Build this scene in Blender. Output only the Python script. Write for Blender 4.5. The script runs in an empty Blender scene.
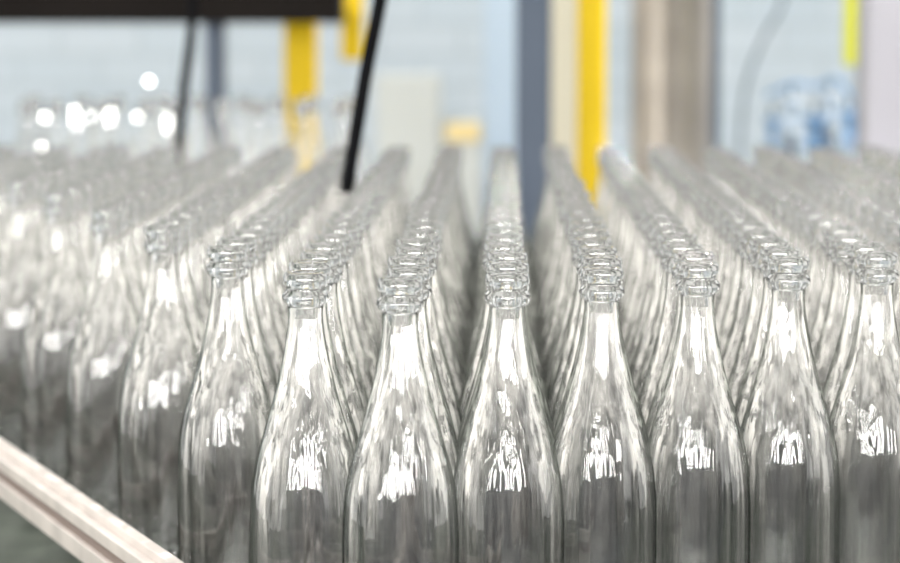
import bpy, bmesh, math, random
from mathutils import Vector
random.seed(4)
S=bpy.context.scene
S.view_settings.view_transform='Standard'
D=bpy.data
TBL=0.85; EYE=TBL+0.454; F=2670.0
def wx(px,Y): return (px-500.0)/F*Y
def wz(py,Y): return EYE-(py-10.0)/F*Y

# ---------- materials
def mat(name,col,rough=.5,metal=0.,noise=0.,nscale=8.,bump=0.,spec=.5):
    m=D.materials.new(name); m.use_nodes=True; nt=m.node_tree; b=nt.nodes['Principled BSDF']
    b.inputs['Roughness'].default_value=rough; b.inputs['Metallic'].default_value=metal
    b.inputs['Base Color'].default_value=(*col,1); b.inputs['Specular IOR Level'].default_value=spec
    if noise>0 or bump>0:
        tc=nt.nodes.new('ShaderNodeTexCoord'); n=nt.nodes.new('ShaderNodeTexNoise'); n.inputs['Scale'].default_value=nscale
        nt.links.new(tc.outputs['Object'],n.inputs['Vector'])
        r=nt.nodes.new('ShaderNodeValToRGB')
        r.color_ramp.elements[0].position=.3; r.color_ramp.elements[1].position=.7
        r.color_ramp.elements[0].color=(*[c*(1-noise) for c in col],1)
        r.color_ramp.elements[1].color=(*[min(1,c*(1+noise)) for c in col],1)
        nt.links.new(n.outputs['Fac'],r.inputs['Fac']); nt.links.new(r.outputs['Color'],b.inputs['Base Color'])
        if bump>0:
            bp=nt.nodes.new('ShaderNodeBump'); bp.inputs['Strength'].default_value=bump
            nt.links.new(n.outputs['Fac'],bp.inputs['Height']); nt.links.new(bp.outputs['Normal'],b.inputs['Normal'])
    return m
def glass_mat():
    m=D.materials.new('clear_bottle_glass'); m.use_nodes=True; nt=m.node_tree; nt.nodes.clear()
    N=nt.nodes.new; L=nt.links.new
    out=N('ShaderNodeOutputMaterial')
    tc=N('ShaderNodeTexCoord'); mp=N('ShaderNodeMapping'); mp.inputs['Scale'].default_value=(180,180,3)
    nz=N('ShaderNodeTexNoise'); nz.inputs['Scale'].default_value=1.; nz.inputs['Detail'].default_value=0.
    L(tc.outputs['Object'],mp.inputs[0]); L(mp.outputs[0],nz.inputs['Vector'])
    bp=N('ShaderNodeBump'); bp.inputs['Strength'].default_value=.55; bp.inputs['Distance'].default_value=.0020
    L(nz.outputs['Fac'],bp.inputs['Height'])
    lw=N('ShaderNodeLayerWeight'); lw.inputs['Blend'].default_value=.5
    L(bp.outputs[0],lw.inputs['Normal'])
    def ramp(src,pts):
        r=N('ShaderNodeValToRGB'); els=r.color_ramp.elements
        while len(els)<len(pts): els.new(.5)
        for e,(p,v) in zip(els,pts):
            e.position=p; e.color=(v,v,v,1) if not isinstance(v,tuple) else (*v,1)
        L(src,r.inputs[0]); return r.outputs[0]
    def mul(a,b):
        n=N('ShaderNodeMath'); n.operation='MULTIPLY'; L(a,n.inputs[0]); L(b,n.inputs[1]); return n.outputs[0]
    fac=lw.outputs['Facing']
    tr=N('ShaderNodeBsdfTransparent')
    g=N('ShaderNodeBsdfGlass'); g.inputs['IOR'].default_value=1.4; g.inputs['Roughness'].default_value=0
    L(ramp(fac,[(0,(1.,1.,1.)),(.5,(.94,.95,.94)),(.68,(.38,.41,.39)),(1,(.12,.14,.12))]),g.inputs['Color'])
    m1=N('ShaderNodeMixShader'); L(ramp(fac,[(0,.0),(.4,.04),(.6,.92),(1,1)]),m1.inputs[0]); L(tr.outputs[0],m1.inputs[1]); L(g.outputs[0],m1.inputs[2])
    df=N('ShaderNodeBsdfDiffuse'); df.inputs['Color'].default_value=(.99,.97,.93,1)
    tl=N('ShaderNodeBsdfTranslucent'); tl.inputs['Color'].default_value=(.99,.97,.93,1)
    m0=N('ShaderNodeMixShader'); m0.inputs[0].default_value=.55; L(df.outputs[0],m0.inputs[1]); L(tl.outputs[0],m0.inputs[2])  # whitish scatter stands in for brightness gathered through many bottles
    # bright refraction streaks and edge bands painted in as whitish scatter
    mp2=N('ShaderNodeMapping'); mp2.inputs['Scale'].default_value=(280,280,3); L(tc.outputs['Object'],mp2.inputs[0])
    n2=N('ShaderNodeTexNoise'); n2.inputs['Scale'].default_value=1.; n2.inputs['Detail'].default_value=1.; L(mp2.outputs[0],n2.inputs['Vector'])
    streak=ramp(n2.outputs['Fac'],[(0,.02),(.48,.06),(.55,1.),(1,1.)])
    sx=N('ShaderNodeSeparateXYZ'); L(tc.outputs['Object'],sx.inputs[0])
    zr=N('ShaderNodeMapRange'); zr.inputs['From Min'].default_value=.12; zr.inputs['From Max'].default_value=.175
    zr.inputs['To Min'].default_value=.16; zr.inputs['To Max'].default_value=1.; L(sx.outputs['Z'],zr.inputs['Value'])  # painted shading: less bright scatter on the lower body
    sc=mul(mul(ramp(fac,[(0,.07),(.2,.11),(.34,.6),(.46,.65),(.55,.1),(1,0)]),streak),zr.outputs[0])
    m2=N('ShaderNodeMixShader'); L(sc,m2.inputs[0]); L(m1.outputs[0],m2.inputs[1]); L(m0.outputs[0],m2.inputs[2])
    gl=N('ShaderNodeBsdfGlossy'); gl.inputs['Roughness'].default_value=.04
    L(bp.outputs[0],gl.inputs['Normal'])
    m3=N('ShaderNodeMixShader'); m3.inputs[0].default_value=.085; L(m2.outputs[0],m3.inputs[1]); L(gl.outputs[0],m3.inputs[2])
    L(m3.outputs[0],out.inputs['Surface'])
    return m
GLASS=glass_mat()
def rim_mat():
    m=D.materials.new('thick_rim_glass'); m.use_nodes=True; nt=m.node_tree; nt.nodes.clear()
    N=nt.nodes.new; L=nt.links.new
    out=N('ShaderNodeOutputMaterial'); g=N('ShaderNodeBsdfGlass'); g.inputs['IOR'].default_value=1.5; g.inputs['Roughness'].default_value=.0
    g.inputs['Color'].default_value=(.945,.945,.94,1)
    gl=N('ShaderNodeBsdfGlossy'); gl.inputs['Roughness'].default_value=.05
    mx=N('ShaderNodeMixShader'); mx.inputs[0].default_value=.13; L(g.outputs[0],mx.inputs[1]); L(gl.outputs[0],mx.inputs[2]); L(mx.outputs[0],out.inputs[0])
    return m
RIM=rim_mat()
def wall_mat():
    m=D.materials.new('pale_tiled_wall'); m.use_nodes=True; nt=m.node_tree; b=nt.nodes['Principled BSDF']
    tc=nt.nodes.new('ShaderNodeTexCoord'); mp=nt.nodes.new('ShaderNodeMapping'); mp.inputs['Rotation'].default_value=(math.radians(90),0,0)
    br=nt.nodes.new('ShaderNodeTexBrick'); br.inputs['Scale'].default_value=1.
    br.inputs['Brick Width'].default_value=.24; br.inputs['Row Height'].default_value=.09; br.inputs['Mortar Size'].default_value=.006
    br.inputs['Color1'].default_value=(.45,.52,.575,1); br.inputs['Color2'].default_value=(.50,.56,.61,1); br.inputs['Mortar'].default_value=(.40,.46,.50,1)
    nt.links.new(tc.outputs['Object'],mp.inputs['Vector']); nt.links.new(mp.outputs[0],br.inputs['Vector'])
    nt.links.new(br.outputs['Color'],b.inputs['Base Color']); b.inputs['Roughness'].default_value=.6
    return m

# ---------- mesh helpers
def finish(bm,name,m,parent=None,smooth=False,bevel=0):
    me=D.meshes.new(name); bm.normal_update(); bm.to_mesh(me); bm.free()
    if smooth:
        for p in me.polygons: p.use_smooth=True
    o=D.objects.new(name,me); S.collection.objects.link(o); me.materials.append(m)
    if parent: o.parent=parent
    if bevel: 
        md=o.modifiers.new('bevel','BEVEL'); md.width=bevel; md.segments=2
    return o
def box_bm(bm,x0,x1,y0,y1,z0,z1):
    r=bmesh.ops.create_cube(bm,size=1)
    for v in r['verts']:
        v.co=Vector(((x0+x1)/2+v.co.x*(x1-x0),(y0+y1)/2+v.co.y*(y1-y0),(z0+z1)/2+v.co.z*(z1-z0)))
def box(name,x0,x1,y0,y1,z0,z1,m,parent=None,bevel=0):
    bm=bmesh.new(); box_bm(bm,x0,x1,y0,y1,z0,z1); return finish(bm,name,m,parent,bevel=bevel)
def lathe(bm,prof,seg=40,cx=0,cy=0,cz=0):
    rings=[]
    for r,z in prof:
        if r<1e-6: rings.append([bm.verts.new((cx,cy,cz+z))])
        else: rings.append([bm.verts.new((cx+r*math.cos(2*math.pi*i/seg),cy+r*math.sin(2*math.pi*i/seg),cz+z)) for i in range(seg)])
    for a,b in zip(rings,rings[1:]):
        for i in range(seg):
            j=(i+1)%seg
            if len(a)==1: bm.faces.new((a[0],b[j],b[i]))
            elif len(b)==1: bm.faces.new((a[i],a[j],b[0]))
            else: bm.faces.new((a[i],a[j],b[j],b[i]))
def tube(name,pts,r,m,parent=None):
    cu=D.curves.new(name,'CURVE'); cu.dimensions='3D'; cu.bevel_depth=r; cu.bevel_resolution=4; cu.use_fill_caps=True
    sp=cu.splines.new('NURBS'); sp.points.add(len(pts)-1)
    for p,q in zip(sp.points,pts): p.co=(*q,1)
    sp.use_endpoint_u=True; sp.order_u=3
    o=D.objects.new(name,cu); S.collection.objects.link(o); cu.materials.append(m)
    if parent: o.parent=parent
    return o
def empty(name,loc=(0,0,0)):
    e=D.objects.new(name,None); e.location=loc; S.collection.objects.link(e); return e

# ---------- bottle
def bottle_mesh():
    from_top=[(2.9,.80),(2.2,.86),(1.2,.88),(.3,.90),(.06,.96),(0,1.05),(0,1.14),(.06,1.28),(.2,1.38),(.5,1.42),(.72,1.38),(.86,1.26),(1.02,1.21),(1.18,1.25),(1.32,1.41),(1.55,1.48),(1.8,1.45),(2.0,1.28),(2.2,1.13),(2.6,1.09),
      (3.2,1.12),(3.9,1.20),(4.8,1.34),(5.8,1.53),(7.0,1.80),(8.4,2.17),(9.6,2.52),(10.8,2.88),(12,3.2),(13.2,3.43),(14.6,3.57),(16,3.63),(18,3.64),(22,3.64),(27.6,3.64),(28.4,3.55),(28.85,3.3),(29,2.9),(28.9,2.5),(28.2,1.6),(27.7,.7),(27.6,0)]
    H=29.
    outer=[(r/100,(H-d)/100) for d,r in from_top]
    bm=bmesh.new(); lathe(bm,outer,44)
    bmesh.ops.recalc_face_normals(bm,faces=bm.faces)
    bm.faces.ensure_lookup_table()
    f=max(bm.faces,key=lambda f:f.calc_center_median().x)
    if f.normal.x<0: bmesh.ops.reverse_faces(bm,faces=bm.faces)
    me=D.meshes.new('bottle'); bm.to_mesh(me); bm.free()
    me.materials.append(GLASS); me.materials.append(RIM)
    for p in me.polygons:
        p.use_smooth=True
        if p.center.z>(H-2.3)/100 or (math.hypot(p.center.x,p.center.y)<.0095 and p.center.z>.2): p.material_index=1
    return me
BM=bottle_mesh()
batch=empty('glass_bottles',(0,0,0))
n=0
DC=.0733; CW=.0635
start={-1:-.5,0:0,-2:0,-3:2.5,-4:5,-5:7.5,-6:10,-7:12.5,-8:15,-9:17.5,-10:20}
ext={-3:.002,-4:.009,-5:.015,-6:.021,-7:.027,-8:.033,-9:.04,-10:.046}
for i in range(-10,14):
    st=start.get(i, i*.5)
    k=st
    last=21.5+( .5 if i%2 else 0)
    while k<=last:
        y=1.67+DC*k; x=.0037+CW*i-ext.get(i,0)
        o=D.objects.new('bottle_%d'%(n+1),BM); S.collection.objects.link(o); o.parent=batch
        j=.0018
        o.location=(x+random.uniform(-j,j),y+random.uniform(-j,j),TBL); o.rotation_euler=(0,0,random.uniform(0,6.28))
        n+=1; k+=1
print('bottles',n)
far=empty('distant_bottles',(0,0,0)); q=0
for r in range(2):
    for c in range(9):
        Y=4.3+r*.2
        X=wx(20+c*40+r*17,Y)+random.uniform(-.01,.01)
        o=D.objects.new('far_bottle_%d'%(q+1),BM); S.collection.objects.link(o); o.parent=far; o.location=(X,Y,TBL+.02); q+=1

# ---------- table / conveyor
M_steel=mat('brushed_steel',(.45,.45,.44),.35,1.,.15,30)
M_belt=mat('dark_belt',(.060,.075,.055),.45,.2,.3,20)
M_dark=mat('dark_machine_paint',(.03,.03,.035),.5,0,.2,5)
M_floor=mat('factory_floor',(.08,.09,.10),.5,0,.3,3)
M_rail=mat('pale_guide_rail',(.64,.58,.54),.35,.2,.12,25)
conv=empty('conveyor_table')
box('bed',-1.3,1.3,1.35,3.42,TBL-.06,TBL,M_belt,conv)
for k,(x,y) in enumerate([(-1.2,1.5),(1.2,1.5),(-1.2,3.3),(1.2,3.3)]): box('leg_%d'%k,x-.04,x+.04,y-.04,y+.04,0,TBL-.06,M_steel,conv)
conv2=empty('rear_conveyor')
box('bed',-1.6,-.1,4.15,4.8,TBL-.08,TBL+.02,M_dark,conv2)
for k,(x,y) in enumerate([(-1.5,4.25),(-.2,4.25),(-1.5,4.7),(-.2,4.7)]): box('leg_%d'%k,x-.03,x+.03,y-.03,y+.03,0,TBL-.08,M_steel,conv2)

L=Vector((-.423,1,0)).normalized(); Nn=Vector((-L.y,L.x,0))
if Nn.y>0: Nn=-Nn
P=Vector((-.2105,1.756,0))
rail=empty('guide_rail')
def strip(name,off0,off1,z0,z1,m):
    bm=bmesh.new(); vs=[]
    for t in (-.4,1.5):
        for o_,z in ((off0,z0),(off1,z0),(off1,z1),(off0,z1)):
            p=P+L*t+Nn*o_; vs.append(bm.verts.new((p.x,p.y,TBL+z)))
    a=vs[:4]; b=vs[4:]
    bm.faces.new(a); bm.faces.new(b[::-1])
    for i in range(4): bm.faces.new((a[i],a[(i+1)%4],b[(i+1)%4],b[i]))
    bmesh.ops.recalc_face_normals(bm,faces=bm.faces)
    return finish(bm,name,m,rail,bevel=.001)
M_rail2=mat('rail_groove',(.20,.15,.13),.5)
strip('rail_top',0,.010,.074,.086,M_rail)
strip('rail_mid',.010,.018,.070,.080,M_rail)
strip('groove',.004,.016,.060,.072,M_rail2)
strip('rail_low',.002,.020,.048,.062,M_rail)
for k,t in enumerate((-.3,.2,.7,1.3)):
    p=P+L*t+Nn*.012
    box('bracket_%d'%k,p.x-.006,p.x+.006,p.y-.006,p.y+.006,TBL,TBL+.050,M_steel,rail)

# ---------- hall
M_wall=wall_mat()
box('floor',-6,6,-3.2,8.2,-.1,0,M_floor)
box('wall_back',-6,6,8,8.2,0,2.6,M_wall)
box('trim_1',-6,6,7.9,8.0,0,EYE-.56,mat('dark_wainscot',(.08,.085,.09),.6,0,.3,4))
box('wall_front',-6,6,-3.2,-3.0,0,3.4,mat('front_wall_paint',(.12,.12,.12),.6,0,.1,2))
wm=D.materials.new('daylit_window'); wm.use_nodes=True
wb=wm.node_tree.nodes['Principled BSDF']; wb.inputs['Emission Color'].default_value=(1,.985,.96,1); wb.inputs['Emission Strength'].default_value=30  # unseen glowing panels added behind the camera for shoulder highlights
M_added_frame=mat('window_frame_paint',(.3,.3,.3),.5)
for k,xc in enumerate((-4.2,-2.9,-1.75,-.75,.15,1.1,2.2,3.6)):
    e=empty('window_%d'%(k+1)); hw=.24; z0=1.5; z1=2.75
    box('pane',xc-hw,xc+hw,-3.0,-2.985,z0,z1,wm,e)
    box('frame_top',xc-hw-.04,xc+hw+.04,-3.0,-2.97,z1,z1+.04,M_added_frame,e); box('frame_sill',xc-hw-.04,xc+hw+.04,-3.0,-2.95,z0-.04,z0,M_added_frame,e)
    box('frame_l',xc-hw-.04,xc-hw,-3.0,-2.97,z0,z1,M_added_frame,e); box('frame_r',xc+hw,xc+hw+.04,-3.0,-2.97,z0,z1,M_added_frame,e)
    box('mullion',xc-.07,xc+.07,-2.985,-2.96,z0,z1,M_added_frame,e)

M_yel=mat('yellow_paint',(.88,.60,.01),.5,0,.06,6,spec=.2)
M_yel2=mat('lime_yellow_paint',(.64,.66,.03),.5,spec=.2)
M_gb=mat('grey_blue_paint',(.085,.105,.14),.6,0,.1,5,spec=.2)
M_lb=mat('light_blue_paint',(.43,.53,.64),.5)
M_cream=mat('cream_panel',(.58,.55,.44),.6,0,.05,5)
M_card=mat('pale_carton',(.50,.53,.53),.6,0,.05,5)
M_lab=mat('pale_yellow_label',(.72,.58,.28),.6)
M_lil=mat('pale_grey_paint',(.40,.39,.43),.4,.1,.05,4)
M_brown=mat('dark_brown_beam',(.010,.008,.007),.7,0,.2,6,spec=.08)
M_tank=mat('stainless_tank',(.34,.31,.28),.4,.65,.25,6)
M_blk=mat('black_rubber',(.003,.003,.004),.7,spec=.08)
M_blue=mat('blue_valve_paint',(.12,.28,.52),.4)
TOP=2.5
def post(name,p0,p1,Y,m,z0=0,z1=TOP,dep=None):
    e=empty(name); x0=wx(p0,Y); x1=wx(p1,Y); w=x1-x0; dep=dep or max(w,.05)
    bm=bmesh.new()
    box_bm(bm,x0,x1,Y,Y+dep,z0,z1)
    finish(bm,'column',m,e,bevel=min(.006,w*.15))
    if z0==0:
        box('base_plate',x0-.04,x1+.04,Y-.04,Y+dep+.04,0,.015,m,e)
        for s in (-.025,w+.025):
            bm=bmesh.new(); lathe(bm,[(0,.0),(.01,.0),(.01,.035),(0,.035)],8,x0+s,Y-.02,.0); finish(bm,'bolt',M_steel,e)
    return e
g=empty('overhead_gantry')
box('beam',wx(-150,5.0),wx(342,5.0),5.0,5.12,wz(23,5.0),wz(23,5)+.14,M_brown,g,bevel=.004)
box('flange',wx(-150,5.0),wx(342,5.0),4.97,5.15,wz(23,5.0)+.14,wz(23,5)+.16,M_brown,g)
box('upright',wx(204,5.0),wx(222,5.0),5.02,5.08,0,wz(23,5),M_gb,g)
box('upright_2',wx(-140,5.0),wx(-120,5.0),5.02,5.08,0,wz(23,5),M_gb,g)
post('yellow_safety_post',284,316,5.3,M_yel)
post('yellow_safety_post',577,606,4.7,M_yel)
post('short_yellow_post',341,363,5.3,M_yel,z0=wz(60,5.3))
post('grey_steel_column',516,551,4.5,M_gb)
post('light_blue_column',484,517,7.0,M_lb)
post('cream_cabinet',551,578,5.0,M_cream)
post('lime_yellow_bracket',844,861,4.9,M_yel2,z0=wz(65,4.9))
post('pale_grey_column',863,935,4.6,M_lil)
post('dark_conduit',711,719,5.0,M_gb)
Yt=5.15; cx=(wx(632,Yt)+wx(713,Yt))/2; R=(wx(713,Yt)-wx(632,Yt))/2
bm=bmesh.new(); lathe(bm,[(0,0),(R*1.3,0),(R*1.3,.02),(R,.03),(R,.9),(R*1.06,.905),(R*1.06,.935),(R,.94),(R,2.4),(0,2.4)],64,cx,Yt+R,0)
finish(bm,'stainless_tank',M_tank,None,smooth=False)
for p in D.objects['stainless_tank'].data.polygons: p.use_smooth=abs(p.normal.z)<.3
def pth(pts,Y): return [(wx(a,Y),Y,wz(b,Y)) for a,b in pts]
tube('hanging_black_strap',pth([(392,-60),(381,0),(368,60),(358,120),(350,165),(346,192)],2.71),.0072,M_blk)
tube('hanging_cable',pth([(196,-80),(195,0),(190,50),(182,100),(177,160),(172,300)],3.6),.0065,M_blk)
tube('thin_wall_cable',pth([(800,-120),(785,0),(765,30),(748,70),(740,110),(738,200)],6.5),.005,M_gb)
v=empty('blue_pipe_manifold')
Yv=5.6
for k,(a,b,r) in enumerate([(772,132,.016),(790,112,.020),(814,130,.026),(828,106,.018),(848,124,.020)]):
    bm=bmesh.new(); X=wx(a,Yv); Z=wz(b,Yv)
    lathe(bm,[(0,-.04),(r,-.04),(r,-.03),(r*.6,-.025),(r*.6,.015),(r*1.1,.02),(r*1.1,.03),(0,.035)],20,X,Yv,Z)
    finish(bm,'valve_body_%d'%k,M_blue if k%2==0 else M_lb,v,smooth=False)
    tube('stem_%d'%k,[(X,Yv,Z+.03),(X,Yv,Z+.06)],.005,M_gb,v)
    box('drop_%d'%k,X-.008,X+.008,Yv-.01,Yv+.01,0,Z-.035,M_gb if k%2 else M_lb,v)
tube('header',pth([(760,142),(800,140),(860,142)],Yv),.010,M_lb,v)
tube('hose',pth([(765,95),(790,80),(815,88),(838,72),(850,100)],Yv),.005,M_blue,v)
cr=empty('carton_stack')
for k,(a,b,t) in enumerate([(376,440,75),(442,482,122)]):
    Y=6.4
    box('carton_%d'%k,wx(a,Y),wx(b,Y),Y,Y+.3,0,wz(t,Y),M_card,cr,bevel=.004)
box('label',wx(446,6.4),wx(480,6.4),6.39,6.4,wz(140,6.4),wz(122,6.4),M_lab,cr)
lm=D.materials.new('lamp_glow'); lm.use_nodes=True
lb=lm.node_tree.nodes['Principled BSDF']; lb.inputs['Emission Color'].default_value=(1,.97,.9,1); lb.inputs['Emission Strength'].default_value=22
il=empty('indicator_lamps')  # glowing capsules added to stand in for glints on far bottles
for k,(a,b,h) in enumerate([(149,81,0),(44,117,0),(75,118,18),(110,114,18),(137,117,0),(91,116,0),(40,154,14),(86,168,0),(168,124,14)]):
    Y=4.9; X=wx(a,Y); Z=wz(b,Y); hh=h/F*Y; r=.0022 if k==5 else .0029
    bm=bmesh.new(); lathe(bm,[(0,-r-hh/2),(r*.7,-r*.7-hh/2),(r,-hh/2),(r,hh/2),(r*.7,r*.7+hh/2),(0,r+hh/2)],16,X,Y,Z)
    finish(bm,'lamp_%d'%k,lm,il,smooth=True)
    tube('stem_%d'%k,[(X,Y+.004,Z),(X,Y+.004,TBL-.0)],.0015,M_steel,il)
box('lamp_bar',wx(20,4.9),wx(190,4.9),4.89,4.92,TBL-.03,TBL,M_steel,il)  # added support for the glint capsules
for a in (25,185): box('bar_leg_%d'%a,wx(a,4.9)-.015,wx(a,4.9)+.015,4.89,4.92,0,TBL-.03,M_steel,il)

# ---------- lights
w=D.worlds.new('World'); S.world=w; w.use_nodes=True
nt=w.node_tree; bg=nt.nodes['Background']; bg.inputs[1].default_value=1.0
tc=nt.nodes.new('ShaderNodeTexCoord'); nz=nt.nodes.new('ShaderNodeTexNoise'); nz.inputs['Scale'].default_value=3.5; nz.inputs['Detail'].default_value=2
rp=nt.nodes.new('ShaderNodeValToRGB'); rp.color_ramp.elements[0].position=.44; rp.color_ramp.elements[1].position=.56
rp.color_ramp.elements[0].color=(.18,.19,.20,1); rp.color_ramp.elements[1].color=(2.2,2.2,2.15,1)
nt.links.new(tc.outputs['Generated'],nz.inputs['Vector']); nt.links.new(nz.outputs['Fac'],rp.inputs['Fac']); nt.links.new(rp.outputs['Color'],bg.inputs[0])
sun=D.lights.new('hall_sun','SUN'); sun.energy=2.0; sun.angle=.02; sun.color=(1,.96,.89)
so=D.objects.new('hall_sun',sun); S.collection.objects.link(so)
so.rotation_euler=(math.radians(50),0,math.radians(-25))
sun2=D.lights.new('back_sun','SUN'); sun2.energy=9; sun2.angle=.02; sun2.color=(1,.96,.90)
so=D.objects.new('back_sun',sun2); S.collection.objects.link(so)
so.rotation_euler=(math.radians(-52),0,math.radians(-25))

# ---------- camera
c=D.cameras.new('camera'); c.lens=F/900*36; c.sensor_width=36
co=D.objects.new('camera',c); S.collection.objects.link(co); S.camera=co
co.location=(0,0,EYE)
pitch=math.atan(271.5/F); yaw=math.atan(50/F)
co.rotation_euler=(math.radians(90)-pitch,0,yaw)
c.dof.use_dof=True; c.dof.focus_distance=1.73; c.dof.aperture_fstop=5.8
